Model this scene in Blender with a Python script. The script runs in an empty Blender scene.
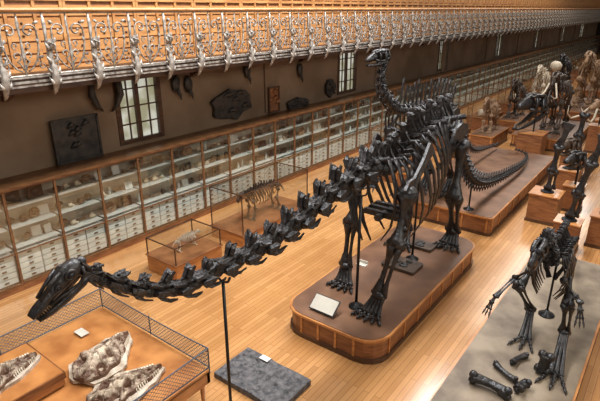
import bpy, math, random
from mathutils import Vector as V, Matrix
random.seed(7)
S = bpy.context.scene; COL = S.collection
PI = math.pi
S.view_settings.view_transform = 'Standard'
# ------------------------------------------------------------ camera
EYE = 6.4; YAW = math.radians(37.1); PIT = math.radians(21.0); FPX = 500.0
cd = bpy.data.cameras.new('camera'); cam = bpy.data.objects.new('camera', cd); COL.objects.link(cam)
cam.location = (0, 0, EYE); cam.rotation_euler = (PI/2 - PIT, 0, YAW)
cd.sensor_width = 36; cd.lens = 36*FPX/600; cd.clip_end = 300; S.camera = cam
def ray(px, py):
    a = px-300; b = 200.5-py
    y = FPX*math.cos(PIT)+b*math.sin(PIT); z = b*math.cos(PIT)-FPX*math.sin(PIT)
    return V((a*math.cos(YAW)-y*math.sin(YAW), a*math.sin(YAW)+y*math.cos(YAW), z))
def PZ(px, py, z=0): r = ray(px, py); t = (z-EYE)/r.z; return V((0, 0, EYE))+r*t
def PX(px, py, x): r = ray(px, py); t = x/r.x; return V((0, 0, EYE))+r*t
def PY(px, py, y): r = ray(px, py); t = y/r.y; return V((0, 0, EYE))+r*t

# ------------------------------------------------------------ materials
def mat(name, c1, c2=None, rough=.5, metal=0, scale=3, stretch=(1, 1, 1), bump=0, spec=.5, coat=0, detail=4, contrast=(.35, .65)):
    m = bpy.data.materials.new(name); m.use_nodes = True; N = m.node_tree.nodes; L = m.node_tree.links
    b = N['Principled BSDF']; b.inputs['Roughness'].default_value = rough; b.inputs['Metallic'].default_value = metal
    b.inputs['Specular IOR Level'].default_value = spec; b.inputs['Coat Weight'].default_value = coat
    b.inputs['Base Color'].default_value = (*c1, 1)
    if c2:
        tc = N.new('ShaderNodeTexCoord'); mp = N.new('ShaderNodeMapping'); mp.inputs['Scale'].default_value = stretch
        no = N.new('ShaderNodeTexNoise'); no.inputs['Scale'].default_value = scale; no.inputs['Detail'].default_value = detail
        cr = N.new('ShaderNodeValToRGB'); cr.color_ramp.elements[0].position = contrast[0]; cr.color_ramp.elements[1].position = contrast[1]
        cr.color_ramp.elements[0].color = (*c1, 1); cr.color_ramp.elements[1].color = (*c2, 1)
        L.new(tc.outputs['Object'], mp.inputs[0]); L.new(mp.outputs[0], no.inputs['Vector']); L.new(no.outputs['Fac'], cr.inputs[0]); L.new(cr.outputs[0], b.inputs['Base Color'])
        if bump:
            bu = N.new('ShaderNodeBump'); bu.inputs['Strength'].default_value = bump; bu.inputs['Distance'].default_value = .03
            L.new(no.outputs['Fac'], bu.inputs['Height']); L.new(bu.outputs[0], b.inputs['Normal'])
    return m
M = {}
M['bone'] = mat('dark_fossil_bone', (.004, .004, .005), (.028, .022, .019), rough=.38, scale=9, bump=1.0, spec=.55)
M['bone2'] = mat('brown_fossil_bone', (.022, .013, .008), (.09, .055, .034), rough=.45, scale=6, bump=.5)
M['palebone'] = mat('pale_bone', (.46, .37, .26), (.72, .62, .48), rough=.6, scale=5, bump=.3)
M['midbone'] = mat('tan_bone', (.15, .08, .04), (.36, .22, .12), rough=.6, scale=6, bump=.3)
M['iron'] = mat('black_iron', (.008, .008, .009), rough=.4, metal=.2)
M['wood'] = mat('honey_wood', (.34, .125, .034), (.55, .235, .07), rough=.33, scale=2.2, stretch=(1, 1, 6), coat=.15)
M['woodd'] = mat('dark_wood', (.05, .021, .010), (.10, .043, .018), rough=.4, scale=3, stretch=(1, 1, 5))
M['woodtop'] = mat('worn_brown_top', (.115, .052, .026), (.21, .105, .055), rough=.42, scale=1.6)
M['woodm'] = mat('mid_wood', (.16, .056, .020), (.29, .115, .042), rough=.36, scale=3, stretch=(1, 1, 5))
M['cabwood'] = mat('cabinet_frame_wood', (.12, .05, .02), (.22, .10, .038), rough=.36, scale=3, stretch=(1, 1, 5))
M['upwood'] = mat('orange_wood', (.42, .18, .055), (.60, .29, .10), rough=.45, scale=2, stretch=(1, 1, 4))
M['upwoodd'] = mat('orange_carcass', (.22, .08, .024), (.32, .13, .04), rough=.5, scale=4)
M['cream'] = mat('cream_board', (.40, .36, .29), (.60, .54, .44), rough=.8, scale=2)
M['shelf'] = mat('pale_shelf', (.50, .49, .44), (.62, .60, .54), rough=.6, scale=2)
M['drawer'] = mat('painted_drawer', (.58, .60, .57), (.74, .74, .69), rough=.6, scale=3)
M['wall'] = mat('wall_plaster', (.165, .105, .06), (.24, .16, .10), rough=.9, scale=.7)
M['white'] = mat('white_card', (.72, .70, .65), rough=.7)
M['beige'] = mat('aged_beige_card', (.50, .46, .38), (.60, .56, .47), rough=.7)
M['silver'] = mat('patinated_grey_iron', (.11, .09, .075), (.44, .395, .34), rough=.42, metal=.3, scale=8, contrast=(.32, .63))
M['slate'] = mat('dark_slate', (.035, .033, .036), (.13, .12, .118), rough=.6, scale=9, bump=1.0)
M['sand'] = mat('dusty_grey_brown_top', (.12, .085, .055), (.26, .20, .135), rough=.6, scale=1.8)
M['net'] = mat('grey_blue_wire', (.10, .13, .17), rough=.4, metal=.4)
M['plaster'] = mat('pale_plaster_matrix', (.34, .26, .18), (.62, .53, .42), rough=.8, scale=9, bump=.8)
M['wallfossil'] = mat('wall_fossil', (.012, .010, .009), (.05, .038, .028), rough=.55, scale=5, bump=.9)
M['darkend'] = mat('dark_end_wall', (.03, .02, .014), (.05, .035, .025), rough=.9, scale=1)
def fossil_mat():   # cream ridges, brown matrix below, with hollow shade painted in by height
    m = mat('cream_brown_fossil_bone', (.11, .05, .025), (.64, .52, .38), rough=.6, scale=7, bump=1.0, detail=9, contrast=(.42, .74))
    N = m.node_tree.nodes; L = m.node_tree.links
    tc = [n for n in N if n.bl_idname == 'ShaderNodeTexCoord'][0]; no = [n for n in N if n.bl_idname == 'ShaderNodeTexNoise'][0]; cr = [n for n in N if n.bl_idname == 'ShaderNodeValToRGB'][0]
    sx = N.new('ShaderNodeSeparateXYZ'); L.new(tc.outputs['Object'], sx.inputs[0]); a = N.new('ShaderNodeMath'); a.operation = 'MULTIPLY_ADD'; L.new(sx.outputs['Z'], a.inputs[0]); a.inputs[1].default_value = 2.0; a.inputs[2].default_value = -.30
    s = N.new('ShaderNodeMath'); s.operation = 'ADD'; L.new(a.outputs[0], s.inputs[0]); L.new(no.outputs['Fac'], s.inputs[1]); L.new(s.outputs[0], cr.inputs[0]); return m
M['fossil'] = fossil_mat()
def glass(fac=.11, tint=(.95, .98, .96)):
    m = bpy.data.materials.new('case_glass'); m.use_nodes = True; N = m.node_tree.nodes; L = m.node_tree.links; N.clear()
    o = N.new('ShaderNodeOutputMaterial'); t = N.new('ShaderNodeBsdfTransparent'); t.inputs[0].default_value = (*tint, 1)
    g = N.new('ShaderNodeBsdfGlossy'); g.inputs['Roughness'].default_value = .04; mx = N.new('ShaderNodeMixShader'); mx.inputs[0].default_value = fac
    L.new(t.outputs[0], mx.inputs[1]); L.new(g.outputs[0], mx.inputs[2]); L.new(mx.outputs[0], o.inputs[0]); return m
M['glass'] = glass(.08, (.985, .99, .985)); M['cabglass'] = glass(.12, (.96, .98, .965))
def daylight():
    m = bpy.data.materials.new('daylight_pane'); m.use_nodes = True; N = m.node_tree.nodes; L = m.node_tree.links; b = N['Principled BSDF']
    no = N.new('ShaderNodeTexNoise'); no.inputs['Scale'].default_value = 1.6; cr = N.new('ShaderNodeValToRGB'); tc = N.new('ShaderNodeTexCoord')
    cr.color_ramp.elements[0].position = .4; cr.color_ramp.elements[1].position = .6; cr.color_ramp.elements[0].color = (.42, .40, .24, 1); cr.color_ramp.elements[1].color = (.88, .87, .74, 1)
    L.new(tc.outputs['Object'], no.inputs[0]); L.new(no.outputs['Fac'], cr.inputs[0]); L.new(cr.outputs[0], b.inputs['Emission Color'])
    b.inputs['Base Color'].default_value = (.2, .2, .17, 1); b.inputs['Emission Strength'].default_value = .62; return m
M['day'] = daylight()
def floor_mat():
    m = bpy.data.materials.new('parquet'); m.use_nodes = True; N = m.node_tree.nodes; L = m.node_tree.links; b = N['Principled BSDF']
    tc = N.new('ShaderNodeTexCoord'); mp = N.new('ShaderNodeMapping'); mp.inputs['Rotation'].default_value = (0, 0, PI/2)
    br = N.new('ShaderNodeTexBrick'); br.inputs['Scale'].default_value = 1; br.inputs['Brick Width'].default_value = 1.6; br.inputs['Row Height'].default_value = .11
    br.inputs['Mortar Size'].default_value = .004; br.inputs['Color1'].default_value = (.62, .325, .125, 1); br.inputs['Color2'].default_value = (.49, .24, .083, 1); br.inputs['Mortar'].default_value = (.25, .11, .04, 1); br.inputs['Bias'].default_value = .1
    no = N.new('ShaderNodeTexNoise'); no.inputs['Scale'].default_value = .8; no.inputs['Detail'].default_value = 5
    mx = N.new('ShaderNodeMixRGB'); mx.blend_type = 'MULTIPLY'; mx.inputs[0].default_value = .6
    cr = N.new('ShaderNodeValToRGB'); cr.color_ramp.elements[0].position = .3; cr.color_ramp.elements[1].position = .7; cr.color_ramp.elements[0].color = (.66, .58, .52, 1); cr.color_ramp.elements[1].color = (1, 1, 1, 1)
    L.new(tc.outputs['Object'], mp.inputs[0]); L.new(mp.outputs[0], br.inputs[0]); L.new(tc.outputs['Object'], no.inputs[0]); L.new(no.outputs['Fac'], cr.inputs[0])
    L.new(br.outputs['Color'], mx.inputs[1]); L.new(cr.outputs[0], mx.inputs[2]); L.new(mx.outputs[0], b.inputs['Base Color'])
    b.inputs['Roughness'].default_value = .19; b.inputs['Specular IOR Level'].default_value = .75; return m
M['floor'] = floor_mat()

# ------------------------------------------------------------ mesh builder
class MB:
    def __init__(s): s.v = []; s.f = []
    def add(s, vs, fs): k = len(s.v); s.v += [V(p) for p in vs]; s.f += [tuple(i+k for i in f) for f in fs]; return s
    def box(s, c, d, m=None):
        c = V(c); x, y, z = d[0]/2, d[1]/2, d[2]/2
        vs = [V((i*x, j*y, k*z)) for i in (-1, 1) for j in (-1, 1) for k in (-1, 1)]
        if m: vs = [m @ p for p in vs]
        return s.add([c+p for p in vs], [(0, 1, 3, 2), (4, 6, 7, 5), (0, 4, 5, 1), (2, 3, 7, 6), (0, 2, 6, 4), (1, 5, 7, 3)])
    def tube(s, pts, rads, n=8, ref=None, cap=True):
        pts = [V(p) for p in pts]; k = len(pts)
        if not isinstance(rads, (list, tuple)): rads = [rads]*k
        vs = []; pu = None
        for i, p in enumerate(pts):
            d = (pts[min(i+1, k-1)]-pts[max(i-1, 0)])
            d = d.normalized() if d.length > 1e-9 else V((0, 0, 1))
            if pu is None:
                r0 = V(ref) if ref else (V((0, 0, 1)) if abs(d.z) < .9 else V((0, 1, 0)))
                u = r0 - d*r0.dot(d)
                if u.length < 1e-6: u = d.orthogonal()
            else: u = pu - d*pu.dot(d)
            u = u.normalized() if u.length > 1e-9 else d.orthogonal().normalized()
            pu = u; w = d.cross(u); r = rads[i]; ra, rb = (r if isinstance(r, tuple) else (r, r))
            for j in range(n): t = 2*PI*j/n; vs.append(p + w*(ra*math.cos(t)) + u*(rb*math.sin(t)))
        fs = [(i*n+j, i*n+(j+1) % n, (i+1)*n+(j+1) % n, (i+1)*n+j) for i in range(k-1) for j in range(n)]
        if cap: fs += [tuple(range(n-1, -1, -1)), tuple((k-1)*n+j for j in range(n))]
        return s.add(vs, fs)
    def blob(s, c, r, m=None, n=10, k=6, jit=0):
        c = V(c); r = r if isinstance(r, (tuple, list)) else (r, r, r)
        vs = [V((0, 0, r[2]))]
        for i in range(1, k):
            a = PI*i/k
            for j in range(n):
                b = 2*PI*j/n; q = 1+random.uniform(-jit, jit); vs.append(V((r[0]*math.sin(a)*math.cos(b)*q, r[1]*math.sin(a)*math.sin(b)*q, r[2]*math.cos(a)*q)))
        vs.append(V((0, 0, -r[2])))
        fs = [(0, 1+j, 1+(j+1) % n) for j in range(n)]
        for i in range(k-2): fs += [(1+i*n+j, 1+(i+1)*n+j, 1+(i+1)*n+(j+1) % n, 1+i*n+(j+1) % n) for j in range(n)]
        e = len(vs)-1; b0 = 1+(k-2)*n; fs += [(e, b0+(j+1) % n, b0+j) for j in range(n)]
        if m: vs = [m @ p for p in vs]
        return s.add([c+p for p in vs], fs)
    def prism(s, out, o, U, W, th):
        o = V(o); U = V(U); W = V(W); Nn = U.cross(W).normalized(); n = len(out)
        vs = [o+U*a+W*b+Nn*(th/2) for a, b in out]+[o+U*a+W*b-Nn*(th/2) for a, b in out]
        fs = [tuple(range(n)), tuple(range(2*n-1, n-1, -1))]+[(i, i+n, (i+1) % n+n, (i+1) % n) for i in range(n)]
        return s.add(vs, fs)
    def bone(s, a, b, R, sh=.5, bow=0, side=V((0, 1, 0))):
        a = V(a); b = V(b); T = [0, .03, .12, .3, .5, .7, .88, .97, 1]; K = [.55, .95, .8, sh, sh*.9, sh, .85, 1, .6]
        s.tube([a.lerp(b, t)+side*(bow*math.sin(PI*t)) for t in T], [(R*k, R*k*.8) for k in K], 8)
        d = (b-a).normalized(); w = d.cross(V((0, 1, .1))); w = w.normalized() if w.length > 1e-3 else d.orthogonal()
        for e, q in ((a, 1), (b, -1)):
            for sg in (-1, 1): s.blob(e+w*(sg*R*.5)+d*(q*R*.15), R*.62, n=7, k=5)
        return s
    def lathe(s, prof, c=(0, 0, 0), n=16):
        c = V(c); k = len(prof)
        vs = [c+V((r*math.cos(2*PI*j/n), r*math.sin(2*PI*j/n), z)) for r, z in prof for j in range(n)]
        fs = [(i*n+j, i*n+(j+1) % n, (i+1)*n+(j+1) % n, (i+1)*n+j) for i in range(k-1) for j in range(n)]
        fs += [tuple(range(n-1, -1, -1)), tuple((k-1)*n+j for j in range(n))]
        return s.add(vs, fs)
    def mesh(s, name, m, smooth=False, off=V((0, 0, 0))):
        me = bpy.data.meshes.new(name); me.from_pydata([p-off for p in s.v], [], s.f); me.materials.append(m)
        if smooth: me.polygons.foreach_set('use_smooth', [True]*len(me.polygons))
        me.update(); return me
    def build(s, name, m, parent=None, smooth=False, world=False, at=None):
        off = V((0, 0, 0))
        if world and parent is not None:
            q = parent
            while q is not None: off += V(q.location); q = q.parent
        o = bpy.data.objects.new(name, s.mesh(name, m, smooth, off)); COL.objects.link(o)
        if parent is not None: o.parent = parent
        if at is not None: o.location = at
        return o
def tag(o, label, cat, group=None):
    o['label'] = label; o['category'] = cat
    if group: o['group'] = group
    return o
def thing(name, label, cat, loc=(0, 0, 0), rz=0, group=None):
    o = bpy.data.objects.new(name, None); COL.objects.link(o); o.location = loc; o.rotation_euler = (0, 0, rz); o.empty_display_size = .1
    return tag(o, label, cat, group)
def struct(name, mb, m, smooth=False):
    o = mb.build(name, m, None, smooth); o['kind'] = 'structure'; return o
def dup(o, loc=None, rz=None, label=None, group=None, parent=None, scale=None):
    c = o.copy(); COL.objects.link(c)
    if parent is not None: c.parent = parent
    if loc is not None: c.location = loc
    if rz is not None: c.rotation_euler = (0, 0, rz)
    if scale is not None: c.scale = (scale, scale, scale)
    if label: c['label'] = label
    if group: c['group'] = group
    for ch in list(o.children): dup(ch, parent=c)
    return c

# ------------------------------------------------------------ skeleton kit
def catmull(P, n, w0=1, w1=1):
    P = [V(p) for p in P]; Q = [P[0]*2-P[1]]+P+[P[-1]*2-P[-2]]; D = []
    for i in range(1, len(Q)-2):
        for k in range(24):
            t = k/24; a, b, c, d = Q[i-1:i+3]
            D.append(.5*((2*b)+(c-a)*t+(2*a-5*b+4*c-d)*t*t+(3*b-a-3*c+d)*t**3))
    D.append(P[-1]); L = [0]
    for i in range(1, len(D)): L.append(L[-1]+(D[i]-D[i-1]).length)
    W = [w0+(w1-w0)*i/max(1, n-1) for i in range(n)]; tot = sum(W); out = []; acc = 0
    def at(x):
        for i in range(1, len(L)):
            if L[i] >= x: f = (x-L[i-1])/max(1e-9, L[i]-L[i-1]); return D[i-1].lerp(D[i], f)
        return D[-1]
    for w in W:
        s0 = acc/tot*L[-1]; s1 = (acc+w)/tot*L[-1]; acc += w
        p = at((s0+s1)/2); d = (at(s1)-at(s0)); out.append((p, d.normalized(), s1-s0))
    return out
def vert_mesh(kind, m, var):
    b = MB(); R = random.Random(var*17+len(kind)); jt = .018; sh = R.uniform(-.2, .2)
    if kind == 'neck':
        jt = .034; sh = R.uniform(-.15, .15); q = R.uniform(.85, 1.2)
        b.tube([(-.56, 0, 0), (-.48, 0, -.02), (-.36, 0, -.03), (-.05, 0, -.06), (.25, 0, -.05), (.42, 0, 0), (.56, 0, 0)], [(.17, .17), (.25, .23), (.22, .2), (.12, .13), (.14, .15), (.27, .25), (.22, .2)], 10)
        b.tube([(-.5, 0, .15), (-.2, 0, .16), (.1, 0, .2), (.36, 0, .19), (.56, 0, .15)], [(.13, .1), (.14, .1), (.15, .13), (.17, .13), (.13, .1)], 8)
        b.prism([(-.22, .2), (.34, .2), (.34, .42*q), (.22, .58*q), (.06, .5*q), (-.06, .36)], (0, 0, 0), (1, 0, 0), (0, 0, 1), .12)
        for s in (-1, 1):
            b.tube([(.06, s*.08, .3), (.16, s*.13, .48*q), (.26, s*.16, .6*q)], [(.09, .08), (.1, .06), (.04, .03)], 6)
            b.tube([(-.1, s*.12, .14), (-.38, s*.24, .2), (-.64, s*.27, .26)], [(.11, .08), (.12, .06), (.05, .04)], 6)
            b.blob((.45, s*.21, .22), (.17, .12, .08), n=7, k=5)
            b.prism([(-.42, .08), (.12, .06), (.22, -.04), (-.08, -.14), (-.38, -.1)], (0, s*.31, -.02), (1, 0, 0), (0, 0, 1), .18)
            b.tube([(-.34, s*.26, -.08), (-.1, s*.34, -.2), (.25, s*.32, -.27), (.62, s*.28, -.27)], [.06, .08, .05, .015], 6)
    elif kind == 'back':
        b.tube([(-.45, 0, 0), (-.38, 0, 0), (0, 0, 0), (.38, 0, 0), (.45, 0, 0)], [.16, .26, .18, .26, .18], 10)
        b.prism([(-.3, .1), (.3, .1), (.2, .4), (.3, .95), (.2, 1.1), (-.12, 1.12), (-.2, .95), (-.1, .4)], (0, 0, 0), (1, 0, 0), (0, 0, 1), .12)
        b.blob((.05, 0, 1.05), (.24, .14, .1), n=8, k=5)
        for s in (-1, 1):
            b.tube([(0, s*.05, .32), (0, s*.3, .42), (.02, s*.56, .5)], [(.18, .14), (.11, .08), (.12, .08)], 7)
            b.tube([(-.1, s*.08, .35), (-.42, s*.14, .42)], [.1, .06], 6)
            b.tube([(0, s*.05, .8), (0, s*.14, .6), (0, s*.24, .42)], [.04, .05, .05], 5)
    elif kind == 'spined':
        jt = .012; sh = R.uniform(-.05, .12)
        b.tube([(-.5, 0, 0), (-.42, 0, 0), (0, 0, 0), (.42, 0, 0), (.5, 0, 0)], [(.2, .12), (.28, .16), (.2, .12), (.28, .16), (.2, .12)], 9)
        b.prism([(-.2, .1), (.24, .1), (.14, .3), (.26, .85), (.24, 1.0), (.02, 1.02), (-.04, .85), (-.08, .3)], (0, 0, 0), (1, 0, 0), (0, 0, 1), .1)
        for s in (-1, 1): b.tube([(0, s*.1, .18), (0, s*.45, .22)], [(.12, .05), (.07, .03)], 6)
    else:
        b.tube([(-.45, 0, 0), (-.4, 0, 0), (0, 0, 0), (.4, 0, 0), (.45, 0, 0)], [.18, .26, .19, .26, .18], 10)
        b.prism([(-.2, .12), (.25, .12), (.42, .62), (.36, .72), (.16, .7), (.05, .35)], (0, 0, 0), (1, 0, 0), (0, 0, 1), .1)
        for s in (-1, 1): b.tube([(0, s*.1, .05), (.1, s*.38, .03)], [(.12, .08), (.09, .05)], 6)
        for s in (-1, 1): b.tube([(.35, s*.1, -.15), (.45, s*.05, -.4), (.55, 0, -.6)], [.05, .045, .03], 5)
        b.tube([(-.1, 0, .2), (-.45, 0, .3)], [.07, .04], 6)
    sz = R.uniform(.88, 1.14)
    b.v = [V((p.x+sh*max(0, p.z)+R.uniform(-jt, jt), p.y*sz+R.uniform(-jt, jt), p.z*(sz if p.z > .3 else 1)+R.uniform(-jt, jt))) for p in b.v]
    return b.mesh(kind+'_vertebra', m, kind == 'tail')
VM = {}
def vmesh(kind, m):
    v = random.randrange(8) if kind != 'tail' else 0
    k = (kind, m.name, v)
    if k not in VM: VM[k] = vert_mesh(kind, m, v)
    return VM[k]
def skull(root, joint, fwd, up, L, m, W=1, H=1, teeth=True, tusks=False, solid=False, gape=0):
    fwd = V(fwd).normalized(); up = V(up); up = (up-fwd*up.dot(fwd)).normalized(); lat = up.cross(fwd)
    def T(x, y, z): return V(joint)+fwd*(x*L)+lat*(y*L*W)+up*(z*L*H)
    b = MB(); hl = H*L; wl = W*L
    if solid:
        sn = [(-.04, .08, .09, .08), (.0, .07, .14, .14), (.12, .07, .17, .18), (.28, .06, .165, .18), (.42, .02, .14, .15), (.58, -.02, .11, .125), (.75, -.05, .11, .105), (.9, -.075, .12, .09), (1.0, -.09, .10, .05)]
        b.tube([T(x, 0, z) for x, z, _, _ in sn], [(w*wl, h*hl) for _, _, w, h in sn], 14, ref=up)
        for s in (-1, 1):
            for cx, cz, rr, tr in ((.22, .09, .08, .028), (.47, .03, .05, .018)):
                b.tube([T(cx+rr*math.cos(a), s*(.165 if cx < .3 else .13), cz+rr*math.sin(a)) for a in [i*PI/6 for i in range(13)]], tr*L, 6)
            b.tube([T(.0, s*.13, .05), T(.05, s*.17, -.1), T(.2, s*.17, -.17), T(.5, s*.13, -.13), T(.7, s*.1, -.12)], [.03*L]*5, 7)
            b.tube([T(.3, s*.1, .22), T(.5, s*.07, .17), T(.75, s*.06, .06)], [.03*L]*3, 6)
        b.blob(T(-.05, 0, .04), .09*L)
    else:
        sn = [(.46, .045, .12, .19), (.62, .03, .125, .17), (.78, .0, .115, .13), (.92, -.03, .105, .095), (1.0, -.05, .07, .05)]
        b.tube([T(x, 0, z) for x, z, _, _ in sn], [(w*wl, h*hl) for _, _, w, h in sn], 12, ref=up)
        b.blob(T(.06, 0, .03), (.15*L,)*3, n=10, k=7)
        for s in (-1, 1):
            b.tube([T(0, s*.07, .16), T(.2, s*.13, .21), T(.4, s*.12, .22), T(.6, s*.08, .19)], [(.08*L, .045*L)]*4, 7)
            b.tube([T(.0, s*.15, -.08), T(.25, s*.2, -.14), T(.45, s*.17, -.12), T(.62, s*.11, -.08)], [.045*L]*4, 7)
            b.tube([T(.17, s*.14, .2), T(.18, s*.2, .03), T(.22, s*.2, -.13)], [.05*L]*3, 7)
            b.tube([T(.43, s*.13, .22), T(.42, s*.17, .05), T(.45, s*.17, -.12)], [.045*L]*3, 7)
            b.tube([T(0, s*.07, .16), T(-.03, s*.13, .0), T(0, s*.15, -.18)], [.05*L]*3, 7)
            b.tube([T(.17, s*.12, .2), T(.05, s*.1, .19), T(.02, 0, .17)], [.06*L]*3, 6)
    sk = b.build('skull', m, root, True, True)
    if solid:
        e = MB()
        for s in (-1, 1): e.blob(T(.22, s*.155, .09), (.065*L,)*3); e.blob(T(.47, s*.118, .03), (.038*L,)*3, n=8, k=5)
        e.build('eye_socket_shade', M['iron'], sk, True, True)  # solid black blobs painted as the shade inside the skull openings
    j = MB(); g = gape
    for s in (-1, 1):
        j.tube([T(.0, s*.13, -.2), T(.15, s*.14, -.23-.15*g), T(.45, s*.12, -.25-.45*g), T(.75, s*.09, -.24-.75*g), T(.95, s*.03, -.22-.95*g)], [(.04*L, .055*L), (.04*L, .085*L*H), (.04*L, .07*L), (.05*L, .06*L), (.05*L, .04*L)], 8, ref=up)
    j.build('lower_jaw', m, sk, True, True)
    if teeth:
        t = MB()
        for i in range(9):
            for s in (-1, 1):
                x = .6+.04*i; w = .10-.06*max(0, (i-5)/3.5)
                t.tube([T(x, s*w, -.10), T(x-.005, s*w, -.18)], [.011*L, .003*L], 5)
                if g: t.tube([T(x, s*w, -.2-x*g), T(x-.005, s*w, -.12-x*g)], [.013*L, .003*L], 5)
        t.build('teeth', M['midbone'], sk, False, True)
    if tusks:
        for s in (-1, 1):
            t = MB(); t.tube([T(.75, s*.16, -.05), T(1.1, s*.3, -.35), T(1.5, s*.42, -.45), T(1.9, s*.36, -.25), T(2.1, s*.25, .05)], [.05*L, .05*L, .045*L, .03*L, .008*L], 8); t.build('tusk', M['palebone'], sk, True, True)
    return sk
def foot(root, A, G, F, n, L, r, m, spread=.4, name='foot'):
    b = MB(); A = V(A); G = V(G); F = V(F).normalized(); cl = []
    b.blob(A, (r*1.8, r*1.6, r*1.2), n=8, k=5)
    for i in range(n):
        a = spread*(i-(n-1)/2); d = V((F.x*math.cos(a)-F.y*math.sin(a), F.x*math.sin(a)+F.y*math.cos(a), F.z)); sd = V((-F.y, F.x, 0))*((i-(n-1)/2)*r*.9)
        k = G+d*(L*.15)+sd+V((0, 0, r*1.1)); b.bone(A+sd*.6, k, r*.8, .65)
        e1 = G+d*(L*.6)+sd+V((0, 0, r*.75)); b.bone(k, e1, r*.62, .7); e2 = e1+d*(L*.25)-V((0, 0, r*.15)); b.bone(e1, e2, r*.5, .7)
        c = MB(); c.tube([e2, e2+d*(L*.14)+V((0, 0, r*.1)), e2+d*(L*.3)-V((0, 0, r*.5))], [r*.5, r*.4, r*.05], 6); cl.append(c)
    f = b.build(name, m, root, True, True)
    for c in cl: c.build('claw', m, f, True, True)
def skeleton(root, lat, secs, m, ribs=None, limbs=()):
    lat = V(lat).normalized(); dors = []
    for sec in secs:
        smp = catmull(sec['p'], sec['n'], sec.get('w0', 1), sec.get('w1', 1)); n = len(smp)
        for i, (p, d, ln) in enumerate(smp):
            t = i/max(1, n-1); s = sec['s0']+(sec['s1']-sec['s0'])*t
            l = (lat-d*lat.dot(d)).normalized(); u = l.cross(d)
            sx = ln*sec.get('ls', 1.02); hz = s*sec.get('hz', 1)
            mtx = Matrix(((d.x*sx, -l.x*s, u.x*hz), (d.y*sx, -l.y*s, u.y*hz), (d.z*sx, -l.z*s, u.z*hz))).to_4x4(); mtx.translation = p-V(root.location)
            o = bpy.data.objects.new(('back' if sec['k'] == 'spined' else sec['k'])+'_vertebra', vmesh(sec['k'], m)); COL.objects.link(o); o.parent = root; o.matrix_local = mtx
            if sec['k'] in ('back', 'spined'): dors.append((p, d, l, u, t, s))
    if ribs:
        w, h, r = ribs['w'], ribs['h'], ribs['r']
        for (p, d, l, u, t, s) in dors:
            if t > ribs.get('tmax', .88): continue
            q = math.sin(PI*(.28+.62*t))
            for sg in (-1, 1):
                W = w*q; H = h*q; dn = -V((0, 0, 1)); dn = (dn-d*dn.dot(d)*.6).normalized(); b = MB()
                pts = [p+l*sg*s*.42+u*s*.42, p+l*sg*W*.75+dn*H*-.05, p+l*sg*W+dn*H*.22+d*.03*h, p+l*sg*W*1.02+dn*H*.5+d*.08*h, p+l*sg*W*.86+dn*H*.78+d*.13*h, p+l*sg*W*.52+dn*H*1.0+d*.14*h]
                b.tube(pts, [(r*1.1, r*.7), (r*1.3, r*.55), (r*1.4, r*.5), (r*1.4, r*.45), (r*1.2, r*.45), (r*.5, r*.3)], 6, ref=l*sg)
                b.build('rib', m, root, True, True)
    for lb in limbs:
        J = [V(x) for x in lb['j']]; R = lb['r']; F = lb.get('F', (0, -1, 0))
        b = MB(); b.bone(J[0], J[1], R, .45, bow=R*.25); b.build(lb['names'][0], m, root, True, True)
        dd = (J[2]-J[1]).normalized(); wv = dd.cross(V(F)); wv = wv.normalized() if wv.length > .01 else V((1, 0, 0))
        b = MB(); b.bone(J[1]+wv*R*.35, J[2]+wv*R*.3, R*.68, .48, bow=R*.15); b.build(lb['names'][1], m, root, True, True)
        b = MB(); b.bone(J[1]-wv*R*.55, J[2]-wv*R*.45, R*.46, .5, bow=-R*.2); b.build(lb['names'][2], m, root, True, True)
        foot(root, J[2], J[3], F, lb.get('n', 3), lb.get('L', R*3), lb.get('fr', R*.5), m, lb.get('spread', .4), lb.get('fn', 'foot'))
        g = lb.get('girdle')
        if g:
            a, c = V(g[0]), V(g[1]); b = MB(); dv = c-a; U = dv.normalized(); Lg = dv.length; Wd = V((0, 0, 1)) if abs(U.z) < .9 else V((0, 1, 0)); Wd = (Wd-U*Wd.dot(U)).normalized(); q = g[2]
            b.prism([(-.12*Lg, 0), (-.05*Lg, -q*.8), (.12*Lg, -q*.9), (.3*Lg, -q*.36), (.75*Lg, -q*.36), (Lg, -q*.6), (1.05*Lg, 0), (Lg, q*.6), (.7*Lg, q*.36), (.3*Lg, q*.36), (.1*Lg, q*.9), (-.05*Lg, q*.8)], a, U, Wd, R*.3)
            b.tube([a+U*(t*Lg) for t in (0, .3, .6, .95)], [(R*.35, q*.3), (R*.28, q*.18), (R*.24, q*.15), (R*.2, q*.2)], 7, ref=Wd)
            b.blob(a, R*1.1, n=8, k=6); b.build('shoulder_blade', m, root, False, True)
def pelvis(root, c, half, L, m, fy=-1):
    c = V(c); b = MB()
    for s in (-1, 1):
        o = c+V((s*half, 0, 0))
        b.prism([(-.75*L*1, .05*L), (-.55*L, .42*L), (0, .55*L), (.5*L, .42*L), (.62*L, .1*L), (.25*L, .08*L), (.18*L, -.1*L), (-.18*L, -.1*L), (-.25*L, .06*L)], o, (0, -fy, 0), (0, 0, 1), .09*L)
        b.tube([o+V((0, fy*.15*L, -.05*L)), o+V((-s*half*.4, fy*.35*L, -.55*L)), o+V((-s*half*.8, fy*.45*L, -.95*L))], [(.11*L, .07*L), (.07*L, .06*L), (.12*L, .07*L)], 7)
        b.tube([o+V((0, -fy*.15*L, -.05*L)), o+V((-s*half*.5, -fy*.5*L, -.5*L)), o+V((-s*half*.8, -fy*.8*L, -.8*L))], [(.1*L, .06*L), (.06*L, .05*L), (.09*L, .06*L)], 7)
        b.tube([o+V((0, 0, .2*L)), c+V((0, 0, .25*L))], [.1*L, .1*L], 7)
    b.build('pelvis', m, root, False, True)

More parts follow.
